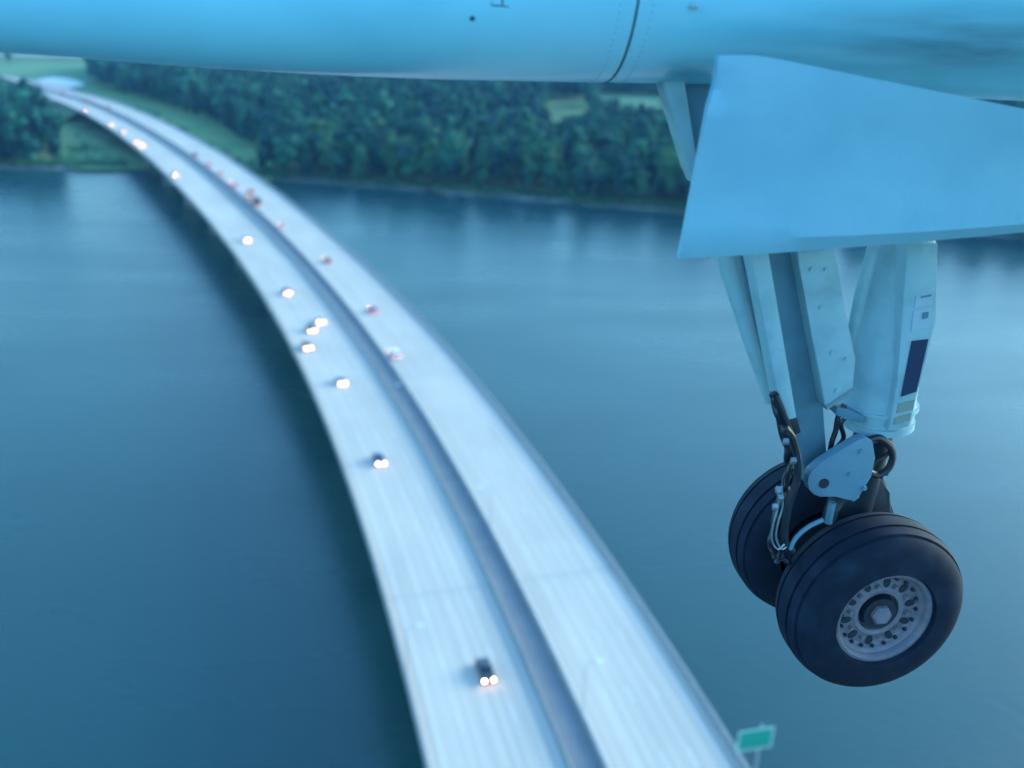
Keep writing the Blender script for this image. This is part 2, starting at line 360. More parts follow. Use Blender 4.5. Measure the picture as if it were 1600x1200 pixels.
# ------------------------------------------------------------------ vehicles
def copy_tree(o, parent=None):
    c = o.copy(); C.objects.link(c)
    if parent: c.parent = parent
    for ch in [x for x in PROTO_CH.get(o.name, [])]: copy_tree(ch, c)
    return c
PROTO_CH = {}
def child(parent, name, bm, mt, smooth=35):
    o = finish(name, bm, mt, parent, smooth); PROTO_CH.setdefault(parent.name, []).append(o); return o
def side_prism(bm, prof, w, bev, inset=None):     # prof in (y along, z); w width; inset narrows points above the belt
    f = []; b = []
    for y, z in prof:
        k = 0 if not inset else max(0.0, (z - inset[0])) * inset[1]
        f.append(Vector((-w / 2 + k, y, z))); b.append(Vector((w / 2 - k, y, z)))
    prism(bm, f, b, bev)
def build_car(name, kind):
    root = empty(name)
    if kind == 'sedan':
        L, W, body = 4.6, 1.8, [(-2.3, .32), (2.3, .32), (2.32, .62), (2.2, .78), (1.1, .94), (-1.5, .98), (-2.25, .9), (-2.32, .6)]
        cab = [(1.15, .93), (0.45, 1.40), (-0.85, 1.42), (-1.65, .97)]; roof = [(0.40, 1.405), (-0.82, 1.425), (-0.75, 1.46), (0.33, 1.45)]; hz, tz = 0.68, 0.64
    elif kind == 'van':
        L, W, body = 4.9, 1.9, [(-2.45, .36), (2.4, .36), (2.45, .75), (2.3, .95), (1.4, 1.10), (-2.4, 1.15), (-2.48, .7)]
        cab = [(1.55, 1.09), (0.75, 1.68), (-2.2, 1.72), (-2.42, 1.14)]; roof = [(0.7, 1.685), (-2.2, 1.725), (-2.1, 1.78), (0.6, 1.76)]; hz, tz = 0.82, 0.95
    else:
        L, W, body = 7.6, 2.3, [(-3.8, .7), (2.0, .7), (2.0, .6), (3.8, .6), (3.85, 1.2), (3.6, 1.5), (2.3, 1.6), (-3.8, 1.0)]
        cab = [(3.55, 1.5), (3.0, 2.35), (1.9, 2.4), (1.8, 1.55)]; roof = [(2.98, 2.355), (1.9, 2.405), (1.95, 2.5), (2.85, 2.46)]; hz, tz = 0.95, 0.9
    bm = bmesh.new(); side_prism(bm, body, W, 0.07); child(root, 'body', bm, M['car'])
    bm = bmesh.new(); side_prism(bm, cab, W - 0.14, 0.03, (cab[0][1], 0.32)); child(root, 'windows', bm, M['glass'])
    bm = bmesh.new(); side_prism(bm, roof, W - 0.44, 0.015); child(root, 'roof', bm, M['car'])
    if kind == 'truck':
        bm = bmesh.new(); box(bm, 0, -1.05, 2.05, 2.4, 5.4, 2.3, 0.05); child(root, 'cargo_box', bm, M['car'])
    for sx in (-1, 1):
        for y in (-0.31 * L, 0.31 * L):
            bm = bmesh.new(); r = 0.33 if kind != 'truck' else 0.45
            x = sx * (W / 2 - 0.1)
            tube(bm, [(x - 0.11, y, r), (x + 0.11, y, r)], r, 20); child(root, 'wheel', bm, M['car_tyre'])
    yf = max(p[0] for p in body); yb = min(p[0] for p in body)
    for sx in (-1, 1):
        bm = bmesh.new(); tube(bm, [(sx * (W / 2 - 0.3), yf - 0.06, hz), (sx * (W / 2 - 0.3), yf + 0.05, hz)], [0.12, 0.09], 12); child(root, 'headlight', bm, M['headlight'])
        bm = bmesh.new(); box(bm, sx * (W / 2 - 0.22), yb, tz, 0.26, 0.10, 0.16, 0.02); child(root, 'tail_light', bm, M['taillight'])
    return root
PROTO = {'sedan': build_car('car', 'sedan'), 'van': build_car('minivan', 'van'), 'truck': build_car('box_truck', 'truck')}
USED = set()
COL = {'dark grey': (.03, .035, .045), 'silver': (.42, .44, .47), 'white': (.75, .76, .78), 'blue': (.03, .08, .2), 'red': (.28, .03, .04), 'black': (.012, .012, .016), 'mauve': (.22, .16, .26), 'tan': (.35, .29, .2), 'teal': (.03, .16, .17)}
def recolor(o, c):
    o.color = (*c, 1)
    for ch in o.children: recolor(ch, c)
def vehicle(px, py, kind, colour, toward, label, cat, snap=True):
    p = ground(px, py, DECK + 0.7)
    for _ in range(4):
        s, off = nearest(p); q, t, r = at(s); p = ground(px, py, q.z + 0.7)
    s, off = nearest(p)
    sg = -1 if toward else 1
    lanes = [sg * (MD + 1.0 + 3.45 * (k + 0.5)) for k in range(4)]
    off = min(lanes, key=lambda l: abs(l - off))
    q, t, r = at(s, off, 0.002)
    o = PROTO[kind] if kind not in USED else copy_tree(PROTO[kind]); USED.add(kind)
    if o is PROTO[kind]:
        for ch in PROTO_CH[o.name]: pass
    o.location = q; o.rotation_euler = (math.atan2(t.z, t.xy.length) * (-1 if toward else 1), 0, math.atan2(-t.x, t.y) + (pi if toward else 0))
    tag(o, label, cat, 'vehicles crossing the bridge'); recolor_later.append((o, COL[colour]))
recolor_later = []
V = [
 (770, 1044, 'sedan', 'dark grey', 1, 'dark grey car with lit headlights nearest the camera on the left carriageway', 'car'),
 (593, 716, 'sedan', 'blue', 1, 'dark blue car alone ahead of the nearest oncoming car, headlights on', 'car'),
 (530, 594, 'sedan', 'silver', 1, 'silver car with headlights on just past the expansion joint on the left carriageway', 'car'),
 (478, 540, 'van', 'tan', 1, 'tan minivan with headlights on beside the left parapet, front of the cluster of three', 'minivan'),
 (481, 513, 'sedan', 'dark grey', 1, 'dark grey car with headlights on in the middle of the cluster of three', 'car'),
 (492, 500, 'sedan', 'white', 1, 'white car with headlights on nearest the median in the cluster of three', 'car'),
 (456, 454, 'sedan', 'blue', 1, 'blue oncoming car alone just behind the cluster of three, headlights on', 'car'),
 (377, 374, 'van', 'silver', 1, 'silver minivan with headlights on, alone in the middle of the left carriageway', 'minivan'),
 (253, 273, 'sedan', 'black', 1, 'black car with headlights on where the left carriageway crosses the shoreline', 'car'),
 (195, 229, 'van', 'white', 1, 'white minivan with headlights on, nearer one of two side by side over the bank', 'minivan'),
 (195, 222, 'sedan', 'dark grey', 1, 'dark grey car with headlights on, farther one of two side by side over the bank', 'car'),
 (162, 207, 'van', 'blue', 1, 'blue minivan with headlights on above the green bank left of the bridge', 'minivan'),
 (132, 196, 'sedan', 'silver', 1, 'silver oncoming car second from the far end of the left carriageway', 'car'),
 (88, 174, 'van', 'dark grey', 1, 'dark minivan with bright headlights farthest away on the left carriageway', 'minivan'),
 (626, 552, 'van', 'white', 0, 'white minivan nearest the camera on the right carriageway', 'minivan'),
 (588, 482, 'sedan', 'mauve', 0, 'dull purple car second nearest on the right carriageway', 'car'),
 (512, 406, 'sedan', 'dark grey', 0, 'dark grey car alone on the right carriageway beyond the purple car', 'car'),
 (437, 352, 'sedan', 'silver', 0, 'silver car with tail lights on, alone behind the box truck', 'car'),
 (379, 318, 'truck', 'dark grey', 0, 'dark box truck on the right carriageway over the shoreline', 'truck'),
 (371, 308, 'sedan', 'red', 0, 'red car just ahead of the dark box truck near the median', 'car'),
 (394, 298, 'sedan', 'black', 0, 'black car by the right parapet ahead of the box truck', 'car'),
 (351, 290, 'sedan', 'blue', 0, 'blue car with tail lights on nearest the median, left of a white car', 'car'),
 (365, 285, 'sedan', 'white', 0, 'white car driving away beside a blue car by the median', 'car'),
 (341, 271, 'sedan', 'tan', 0, 'tan car driving away, third from the white and blue pair', 'car'),
 (320, 257, 'sedan', 'mauve', 0, 'dull purple car between the tan car and the far pair', 'car'),
 (299, 241, 'van', 'silver', 0, 'silver minivan by the right parapet beside the grassy verge', 'minivan'),
 (275, 243, 'sedan', 'dark grey', 0, 'dark grey car near the median beside a silver minivan', 'car'),
 (137, 168, 'sedan', 'red', 0, 'red car far away by the right parapet at the wood edge', 'car'),
 (103, 160, 'sedan', 'silver', 0, 'silver car far away in the middle of the right carriageway', 'car'),
 (75, 157, 'sedan', 'black', 0, 'black car far away near the median on the right carriageway', 'car'),
 (64, 146, 'van', 'red', 0, 'red minivan farthest away on the right carriageway', 'minivan'),
]
for v in V: vehicle(*v)

# ------------------------------------------------------------------ sign and lamps on the bridge
def upright(o, s, off, dz):
    q, t, r = at(s, off, dz); o.location = q; o.rotation_euler = (0, 0, math.atan2(-t.x, t.y)); return o
p = ground(1180, 1155, DECK + 6.5); s, off = nearest(p)
print('SIGN', s, off)
sg_ = empty('road_sign'); 
bm = bmesh.new(); box(bm, off - HW, 0, 6.5, 4.4, 0.10, 2.9, 0.01); child(sg_, 'sign_panel', bm, M['sign'])
bm = bmesh.new()
for x, z, sx, sz in ((0, 1.40, 4.4, 0.14), (0, -1.40, 4.4, 0.14), (-2.13, 0, 0.14, 2.66), (2.13, 0, 0.14, 2.66)): box(bm, off - HW + x, -0.055, 6.5 + z, sx, 0.012, sz)
child(sg_, 'border', bm, M['sign_edge'], None)
bm = bmesh.new(); tube(bm, [(0.0, 0.3, 0.2), (0.0, 0.3, 8.1)], 0.16, 12); child(sg_, 'post', bm, M['galv'])
bm = bmesh.new()
for z in (5.6, 7.4): tube(bm, [(0.0, 0.3, z), (off - HW + 2, 0.16, z)], 0.09, 8)
child(sg_, 'support_arm', bm, M['galv'])
upright(sg_, s, HW, 0); tag(sg_, 'green road sign panel on a post at the right edge of the bridge', 'road sign')
lampp = None
LL = ['slender street lamp leaning over the left parapet near the nearest car', 'street lamp over the right carriageway left of the green road sign', 'street lamp at the median between the two nearest oncoming cars', 'street lamp at the median near the expansion joint']
for i, (px, py) in enumerate(((650, 980), (965, 1031), (750, 763), (622, 602))):
    p = ground(px, py, DECK + 8.5); s, off = nearest(p); print('LAMP', s, off)
    base = min((-HW + 0.25, -MD - 0.25, MD + 0.25, HW - 0.25), key=lambda b: abs(b - off))
    if lampp is None:
        lampp = lo = empty('street_lamp')
        bm = bmesh.new(); tube(bm, [(0, 0, .8), (0, 0, 8.3)], [0.07, 0.045], 10); child(lo, 'pole', bm, M['galv'])
        bm = bmesh.new(); tube(bm, smooth_path([(0, 0, 8.3), (.3, 0, 8.6), (1.4, 0, 8.7)], 4), 0.045, 8); child(lo, 'arm', bm, M['galv'])
        bm = bmesh.new(); box(bm, 1.8, 0, 8.68, 0.9, 0.34, 0.16, 0.04); child(lo, 'lamp_head', bm, M['lamp_glass'])
    else: lo = copy_tree(lampp)
    q, t, r = at(s, base, 0); lo.location = q
    lo.rotation_euler = (0, 0, math.atan2(-t.x, t.y) + (0 if off > base else pi)); tag(lo, LL[i], 'street lamp', 'street lamps on the bridge')

# ------------------------------------------------------------------ trees
def leaf_cloud(centres, radii, n, size):
    k = len(centres); w = np.array([r ** 2 for r in radii]); w = w / w.sum()
    idx = rng.choice(k, n, p=w); d = rng.normal(size=(n, 3)); d /= np.linalg.norm(d, axis=1)[:, None]
    rad = np.array(radii)[idx] * (0.62 + 0.42 * rng.random(n) ** 0.6)
    P = np.array(centres)[idx] + d * rad[:, None] * np.array([1, 1, 0.85])
    nrm = d + rng.normal(0, 0.45, (n, 3)) + np.array([0, 0, .25]); nrm /= np.linalg.norm(nrm, axis=1)[:, None]
    a = np.cross(nrm, rng.normal(size=(n, 3))); a /= np.linalg.norm(a, axis=1)[:, None]; b = np.cross(nrm, a)
    sz = size * (0.6 + 0.8 * rng.random(n))[:, None]
    return np.stack([P - a * sz, P - b * sz * 0.7, P + a * sz, P + b * sz * 0.7], 1).reshape(-1, 3)
def quads_mesh(name, V, mt):
    n = len(V) // 4; me = bpy.data.meshes.new(name)
    me.vertices.add(len(V)); me.vertices.foreach_set('co', V.astype(np.float32).ravel())
    me.loops.add(len(V)); me.loops.foreach_set('vertex_index', np.arange(len(V), dtype=np.int32))
    me.polygons.add(n); me.polygons.foreach_set('loop_start', np.arange(0, len(V), 4, dtype=np.int32)); me.polygons.foreach_set('loop_total', np.full(n, 4, dtype=np.int32))
    me.update(); me.validate(); me.materials.append(mt); return me
def crown_lobes(h, w, low):
    cs, rs = [], []
    n = random.randint(9, 14)
    for k in range(n):
        f = random.random(); z = h * (low + (0.92 - low) * f); env = w * (0.55 + 0.45 * math.sin(pi * min(1, 0.18 + 0.75 * f)))
        a = random.random() * 2 * pi; r = env * 0.62 * math.sqrt(random.random())
        cs.append((r * math.cos(a), r * math.sin(a), z)); rs.append(w * random.uniform(0.30, 0.52))
    return cs, rs
VAR = []
for k in range(8):
    h = 24.0; w = random.uniform(5.2, 7.0); low = random.uniform(0.18, 0.32)
    cs, rs = crown_lobes(h, w, low)
    me = quads_mesh('crown', leaf_cloud(cs, rs, 3200, 0.52), M['leaf'] if k < 5 else M['leaf_light'])
    bm = bmesh.new(); tube(bm, [(0, 0, -1), (0.2, 0, h * .3), (0.1, .3, h * .55), (0, 0, h * .85)], [0.5, 0.38, 0.25, 0.06], 8)
    for c in cs[:5]:
        tube(bm, [(0.1, 0.1, max(2, c[2] * 0.55)), (c[0] * .6, c[1] * .6, c[2] * .85), c], [0.2, 0.12, 0.04], 6)
    tm = bpy.data.meshes.new('trunk'); bmesh.ops.recalc_face_normals(bm, faces=bm.faces[:]); bm.to_mesh(tm); bm.free(); tm.materials.append(M['bark'])
    VAR.append((me, tm, cs, rs))
def inside(px, py, poly):
    c = False; n = len(poly)
    for i in range(n):
        x0, y0 = poly[i]; x1, y1 = poly[(i + 1) % n]
        if (y0 > py) != (y1 > py) and px < (x1 - x0) * (py - y0) / (y1 - y0) + x0: c = not c
    return c
def G2(poly): return [tuple(ground(x, y, 1.2).xy) for x, y in poly]
WOOD = G2([(425, 279), (520, 286), (700, 299), (900, 316), (1070, 330), (1300, 347), (1700, 377), (2100, 405), (2000, 250), (1500, 150), (1250, 118), (700, 108), (300, 104), (150, 107), (142, 128), (192, 150), (288, 178), (352, 206), (378, 236), (402, 264)])
CLUMP = G2([(-700, 256), (0, 262), (70, 262), (92, 250), (88, 214), (60, 182), (8, 168), (-60, 150), (-500, 140), (-800, 190)])
LOW = [G2(h) for h in ([(840, 190), (930, 190), (940, 262), (850, 258)], [(925, 165), (1180, 180), (1180, 240), (930, 232)])]
HOLES = [G2(h) for h in ([(850, 155), (915, 157), (925, 195), (895, 214), (855, 210)], [(925, 146), (1180, 158), (1180, 194), (1000, 192), (930, 180)], [(345, 226), (420, 235), (425, 272), (360, 262)])]
def px_of(p):
    v = p - EYE; d = v.dot(Fw); return 800 + FPX * v.dot(Rt) / d, 600 - FPX * v.dot(Up) / d, d
cand = []
def scatter(poly, spacing, lab):
    X = [p[0] for p in poly]; Y = [p[1] for p in poly]
    y = min(Y)
    while y < max(Y):
        x = min(X)
        while x < max(X):
            q = (x + rng.uniform(-.48, .48) * spacing, y + rng.uniform(-.48, .48) * spacing)
            if inside(*q, poly) and not any(inside(*q, h) for h in HOLES):
                s, off = nearest(Vector((*q, 0)))
                if abs(off) > HW + 7: cand.append((q[0], q[1], lab))
            x += spacing
        y += spacing
scatter(WOOD, 8.6, 'wood'); scatter(CLUMP, 8.0, 'clump')
print('TREES', len(cand))
def visible(c):
    x, y, d = px_of(Vector((c[0], c[1], 12)))
    return -20 < x < 1085 and y > 95
cand.sort(key=lambda c: (not visible(c), math.hypot(c[0], c[1])))
LB = {'wood': 'dark green broadleaf tree in the dense wood right of the bridge', 'clump': 'dark broadleaf tree in the clump on the bank left of the bridge'}
far_v = []
for i, (x, y, lab) in enumerate(cand):
    sc = random.uniform(0.60, 1.28) * (0.95 if lab == 'wood' else 1.0); k = random.randrange(8)
    if any(inside(x, y, h) for h in LOW): sc *= 0.68
    if random.random() < 0.12: sc *= 0.6
    rz = random.random() * 2 * pi
    if i < 295:
        t = empty('tree', (x, y, 1.2)); t.rotation_euler = (0, 0, rz); t.scale = (sc * random.uniform(.9, 1.15), sc * random.uniform(.9, 1.15), sc)
        tag(t, LB[lab], 'tree', 'trees of the wood right of the bridge' if lab == 'wood' else 'trees of the left clump')
        for nm, me in (('crown', VAR[k][0]), ('trunk', VAR[k][1])):
            o = bpy.data.objects.new(nm, me); C.objects.link(o); o.parent = t
    else:
        d = math.hypot(x, y); n = 420 if d < 700 else 240
        Vq = leaf_cloud(VAR[k][2], VAR[k][3], n, 1.35)
        c, s_ = math.cos(rz), math.sin(rz)
        Vq = Vq * sc; Vq = np.stack([Vq[:, 0] * c - Vq[:, 1] * s_ + x, Vq[:, 0] * s_ + Vq[:, 1] * c + y, Vq[:, 2] + 1.2], 1); far_v.append(Vq)
o = bpy.data.objects.new('distant_wood', quads_mesh('distant_wood', np.concatenate(far_v), M['leaf'])); C.objects.link(o); o['kind'] = 'stuff'
o['label'] = 'dense wood stretching away behind the front trees'; o['category'] = 'wood'
# low growth along the bank and the wood's foot
sv = []
for p in shore_in:
    for k in range(9):
        q = p + Vector((rng.uniform(-14, 14), rng.uniform(0, 11), 0)); s, off = nearest(q)
        if abs(off) < HW + 3 or not -600 < q.x < 700: continue
        r = rng.uniform(0.8, 2.4); sv.append(leaf_cloud([(q.x, q.y, 1.2 + r * .5)], [r], 60, 0.4))
for poly in (G2([(95, 195), (150, 215), (225, 255), (215, 264), (90, 262), (88, 235)]), G2([(345, 235), (420, 262), (415, 280), (350, 262)]), G2([(160, 165), (260, 200), (330, 235), (345, 225), (240, 175)])):
    X = [p[0] for p in poly]; Y = [p[1] for p in poly]
    for k in range(900):
        q = Vector((rng.uniform(min(X), max(X)), rng.uniform(min(Y), max(Y)), 1.2))
        if not inside(q.x, q.y, poly) or abs(nearest(q)[1]) < HW + 4 or rng.random() > 0.14: continue
        r = rng.uniform(0.8, 3.0); sv.append(leaf_cloud([(q.x, q.y, 1.0 + r * .5), (q.x + r, q.y, 1.0 + r * .3)], [r, r * .7], 90, 0.45))
o = bpy.data.objects.new('bank_shrubs', quads_mesh('bank_shrubs', np.concatenate(sv), M['leaf_light'])); C.objects.link(o); o['kind'] = 'stuff'
o['label'] = 'low green shrubs along the river bank'; o['category'] = 'shrubs'
# lone trees on the meadow at the far left
for px, py, sc, lb in ((14, 100, 1.0, 'lone dark tree standing in the far meadow at the left edge'), (140, 112, 0.9, 'dark tree at the left corner of the wood beside the meadow')):
    p = ground(px, py, 1.2); t = empty('tree', p); t.scale = (sc, sc, sc); tag(t, lb, 'tree')
    for nm, me in (('crown', VAR[1][0]), ('trunk', VAR[1][1])):
        o = bpy.data.objects.new(nm, me); C.objects.link(o); o.parent = t

# ------------------------------------------------------------------ aircraft
S_MID = 0.02 - 0.157 - 0.28
plane = empty('airliner', Q(1360, 130, S_MID)); tag(plane, 'pale blue propeller airliner engine nacelle with lowered landing gear and open gear door', 'aircraft')
def part(name, bm, mt, parent=plane, smooth=35, label=None):
    o = finish(name, bm, mt, parent, smooth)
    if label: o['label'] = label
    return o
# nacelle: cross sections whose lower silhouette follows the photograph
nc = WC + N * S_MID
def station(px, py, r):
    d = ray(px, py); dn, dz = d.dot(N), d.z; L = math.hypot(dn, dz)
    en, ez = N.dot(EYE - nc), EYE.z
    # line through (en, ez) with direction (dn,dz); centre (0, zc) at distance r above the line
    zc = ez - en * dz / dn + r * L / abs(dn)
    # tangent point
    tt = ((0 - en) * dn + (zc - ez) * dz) / (L * L); p = EYE + d * tt
    return (p - nc).dot(A), zc, r
st = [station(-700, 40, 0.19), station(-300, 61, 0.22), station(0, 81, 0.25), station(300, 104, 0.30), station(600, 121, 0.37), station(850, 127.5, 0.40), station(1060, 131, 0.42), station(1300, 141, 0.44), station(1600, 158, 0.44), station(2000, 172, 0.44), station(2600, 170, 0.36)]
st.sort(); stt = [Vector(s_) for s_ in st]; stt = smooth_path(stt, 6)
def nac(t):
    for a, b in zip(stt, stt[1:]):
        if a.x <= t <= b.x:
            f = (t - a.x) / (b.x - a.x); return a.y + (b.y - a.y) * f, a.z + (b.z - a.z) * f
    return (stt[0].y, stt[0].z) if t < stt[0].x else (stt[-1].y, stt[-1].z)
def nring(t, dr=0.0, seg=72):
    zc, r = nac(t); out = []
    for k in range(seg):
        an = 2 * pi * k / seg
        out.append(Vector((nc.x, nc.y, 0)) + A * t + N * (math.cos(an) * (r + dr)) + Z * (zc + math.sin(an) * (r + dr)))
    return out
bm = bmesh.new(); rings = [[bm.verts.new(p) for p in nring(s_.x)] for s_ in stt]
for a, b in zip(rings, rings[1:]):
    for k in range(72): bm.faces.new((a[k], a[(k + 1) % 72], b[(k + 1) % 72], b[k]))
bm.faces.new(rings[0]); bm.faces.new(rings[-1][::-1])
nac_o = part('engine_nacelle', bm, M['paint'])
def nhit(px, py, dr=0.0):
    d = ray(px, py).normalized(); t = 1.5
    while t < 8:
        p = EYE + d * t; v = p - nc; zc, r = nac(v.dot(A))
        if math.hypot(v.dot(N), p.z - zc) < r + dr: return p
        t += 0.004
    return EYE + d * 4
ts = (nhit(985, 60) - nc).dot(A)
bm = bmesh.new(); ra = [[bm.verts.new(p) for p in nring(ts + dx, dr)] for dx, dr in ((-0.0045, -0.004), (-0.0036, 0.0016), (0.0036, 0.0016), (0.0045, -0.004))]
for a, b in zip(ra, ra[1:]):
    for k in range(72): bm.faces.new((a[k], a[(k + 1) % 72], b[(k + 1) % 72], b[k]))
part('panel_seam', bm, M['seam'], nac_o)
bm = bmesh.new()
for poly in ([(768, -25), (768, 8)], [(785, -2), (785, 8)], [(800, -25), (800, 11)], [(768, 8), (785, 9), (800, 11)]): tube(bm, [nhit(x, y) for x, y in poly], 0.003, 6)
part('access_panel_outline', bm, M['seam'], nac_o)
p = nhit(738, 28); bm = bmesh.new(); bmesh.ops.create_uvsphere(bm, u_segments=12, v_segments=8, radius=0.009, matrix=Matrix.Translation(p)); part('drain_hole', bm, M['seam'], nac_o)
p = nhit(1083, 6); bm = bmesh.new(); tube(bm, [p - N * .01, p + N * 0.02 - Z * 0.012], [0.016, 0.008], 10); part('latch', bm, M['gear'], nac_o)
rv = bmesh.new()
for k in range(26):
    for dx in (-0.055, 0.05):
        an = -pi / 2 + 0.06 * k - 0.1; zc, r = nac(ts + dx)
        bmesh.ops.create_uvsphere(rv, u_segments=6, v_segments=4, radius=0.0035, matrix=Matrix.Translation(Vector((nc.x, nc.y, 0)) + A * (ts + dx) + N * math.cos(an) * r + Z * (zc + math.sin(an) * r)))
part('rivets', rv, M['gear'], nac_o)
# wing above the nacelle
zc0, r0 = nac(0.3)
bm = bmesh.new(); ra = []
for sp in (-9.0, -3.0, 0.0, 2.6):
    ch = 2.7 if sp > -3.5 else 1.6
    prof = []
    for k in range(24):
        an = 2 * pi * k / 24; xx = 0.5 * (1 - math.cos(an)); yy = 0.13 * math.sin(an) * (1 - 0.75 * xx)
        prof.append(Vector((nc.x, nc.y, 0)) + N * sp + A * (0.1 + (xx * ch)) + Z * (zc0 + r0 + 0.16 + yy * ch + (-0.03 * sp)))
    ra.append([bm.verts.new(p) for p in prof])
for a, b in zip(ra, ra[1:]):
    for k in range(24): bm.faces.new((a[k], a[(k + 1) % 24], b[(k + 1) % 24], b[k]))
bm.faces.new(ra[0]); bm.faces.new(ra[-1][::-1])
part('wing', bm, M['paint'])
# gear door
SD = 0.07
bm = bmesh.new()
poly = [(1121, 90), (1128, 86.5), (1190, 86.5), (1600, 170), (2050, 255), (2050, 322), (1600, 362), (1400, 377), (1300, 385), (1190, 394), (1067, 374), (1118, 140)]
top = [(1124, 87), (1190, 87), (1260, 101), (1340, 118), (1440, 138), (1600, 170), (2050, 258)]
rows = 10
cols = []
def edge_at(x, ed):
    if x < ed[0][0]: return ed[0][1]
    for (x0, y0), (x1, y1) in zip(ed, ed[1:]):
        if x0 <= x <= x1: return y0 + (y1 - y0) * (x - x0) / (x1 - x0)
    return ed[-1][1]
fold = [(1060, 377), (1120, 374), (1220, 372), (1330, 368), (1450, 362), (1600, 350), (2050, 312)]
bot = [(1060, 404), (1100, 402.5), (1190, 397), (1300, 389), (1450, 377), (1600, 363), (2050, 322)]
lead = [(87, 1123), (135, 1118), (146, 1111), (374, 1068), (404, 1061)]
def lead_x(y): return edge_at(y, lead)
NX = 26
grid = []
for j in range(13):
    row = []
    for i in range(NX + 1):
        f = i / NX
        # u runs from the leading edge to the rear edge off the frame
        xr = 2050
        if j == 12: yl, ed = 404, bot
        else:
            yl = 87 + (376 - 87) * j / 11
        xl = lead_x(yl); x = xl + (xr - xl) * (f ** 1.25)
        if j == 12: y = edge_at(x, bot)
        else: y = edge_at(x, top) + (edge_at(x, fold) - edge_at(x, top)) * j / 11
        s_ = SD - (0.03 if j == 12 else 0.0) + 0.010 * math.sin(3.3 * f + 0.5 * j) * (1 - f)
        if j == 2 and f < 0.09: s_ -= 0.022 * (1 - f / 0.09)
        row.append(Q(x, y, s_))
    grid.append(row)
fr = [[bm.verts.new(p) for p in r_] for r_ in grid]; bk = [[bm.verts.new(p - N * 0.03) for p in r_] for r_ in grid]
for j in range(12):
    for i in range(NX):
        bm.faces.new((fr[j][i], fr[j][i + 1], fr[j + 1][i + 1], fr[j + 1][i])); bm.faces.new((bk[j][i], bk[j + 1][i], bk[j + 1][i + 1], bk[j][i + 1]))
for i in range(NX):
    for r_ in (0, 12): bm.faces.new((fr[r_][i], bk[r_][i], bk[r_][i + 1], fr[r_][i + 1]))
for j in range(12):
    for i in (0, NX): bm.faces.new((fr[j][i], fr[j + 1][i], bk[j + 1][i], bk[j][i]))
part('gear_door', bm, M['door'], smooth=28)
# forward door strut
bm = bmesh.new(); pxprism(bm, [(1032, 120), (1070, 120), (1092, 262), (1086, 290), (1078, 268)], -0.30, 0.10, 0.012); part('door_strut', bm, M['gear'])
bm = bmesh.new(); pxprism(bm, [(1069, 118), (1122, 118), (1112, 260), (1090, 286)], -0.36, 0.08, 0.006); part('strut_shaded_face', bm, M['gear_grey_and_shade'])  # strut's right face, its shade put in as a darker grey
# shock strut
def axis_pts(p0, p1, s0, s1=None): return Q(*p0, s0), Q(*p1, s1 if s1 is not None else s0)
e = S_MID + 0.02
a, b = axis_pts((1420, 300), (1371, 655), e); dirn = (b - a).normalized()
def wpx(px, p): return px / FPX * (p - EYE).dot(Fw)
bm = bmesh.new()
L = (b - a).length
tube(bm, [a, a + dirn * L * .3, a + dirn * L * .66, b - dirn * 0.12, b - dirn * 0.06, b], [wpx(48, a), wpx(50, a), wpx(53, b), wpx(52, b), wpx(54, b), wpx(50, b)], 40)
strut = part('shock_strut', bm, M['gear'])
bm = bmesh.new(); tube(bm, [b - dirn * .085, b - dirn * .07], wpx(57.5, b), 40); tube(bm, [b - dirn * 0.012, b + dirn * .018], wpx(55, b), 40); part('collar', bm, M['gear'], strut)
bm = bmesh.new(); tube(bm, [Q(1366, 380, e + .10), Q(1345, 460, e + .09), Q(1326, 545, e + .06)], [0.022, 0.026, 0.02], 14); part('side_tube', bm, M['gear'], strut)
# flat rail with placards on the right flank
bm = bmesh.new(); pxprism(bm, [(1418, 380), (1466, 380), (1463, 500), (1421, 667), (1388, 674), (1402, 600)], e + 0.175, 0.14, 0.008); rail = part('placard_rail', bm, M['gear'], strut)
def placard(name, poly, mt, lb=None):
    bm = bmesh.new(); pxprism(bm, poly, e + 0.1785, 0.006, 0); part(name, bm, mt, strut, None, lb)
placard('placard', [(1425, 533), (1451, 530), (1432, 612), (1408, 620)], M['navy'], 'navy blue placard')
placard('placard', [(1432, 462), (1458, 457), (1455, 476), (1429, 481)], M['pale'])
placard('placard', [(1428, 486), (1455, 481), (1452, 512), (1424, 518)], M['pale'])
placard('placard', [(1405, 631), (1429, 625), (1427, 640), (1401, 646)], M['tan'])
placard('placard', [(1399, 653), (1424, 646), (1422, 657), (1396, 664)], M['tan'])
bm = bmesh.new()
for poly in ([(1442, 489), (1451, 487), (1450, 497), (1441, 499)], [(1440, 463), (1456, 460), (1455.5, 463), (1439.5, 466)]): pxprism(bm, poly, e + 0.1815, 0.004, 0)
part('placard_mark', bm, M['gear_grey_and_shade'], strut, None)
# piston and axle
ax = WC + N * (0.02 - 0.157) ; ax_far = ax - N * 0.56; axm = (ax + ax_far) / 2
axm_c = axm
bm = bmesh.new(); tube(bm, [b, b + (axm_c - b) * 0.5, axm_c], [wpx(30, b), wpx(30, b), wpx(34, b)], 24); part('piston', bm, M['dark'])
bm = bmesh.new(); tube(bm, [ax + N * 0.10, ax_far - N * 0.10], 0.075, 24); part('axle', bm, M['dark'])
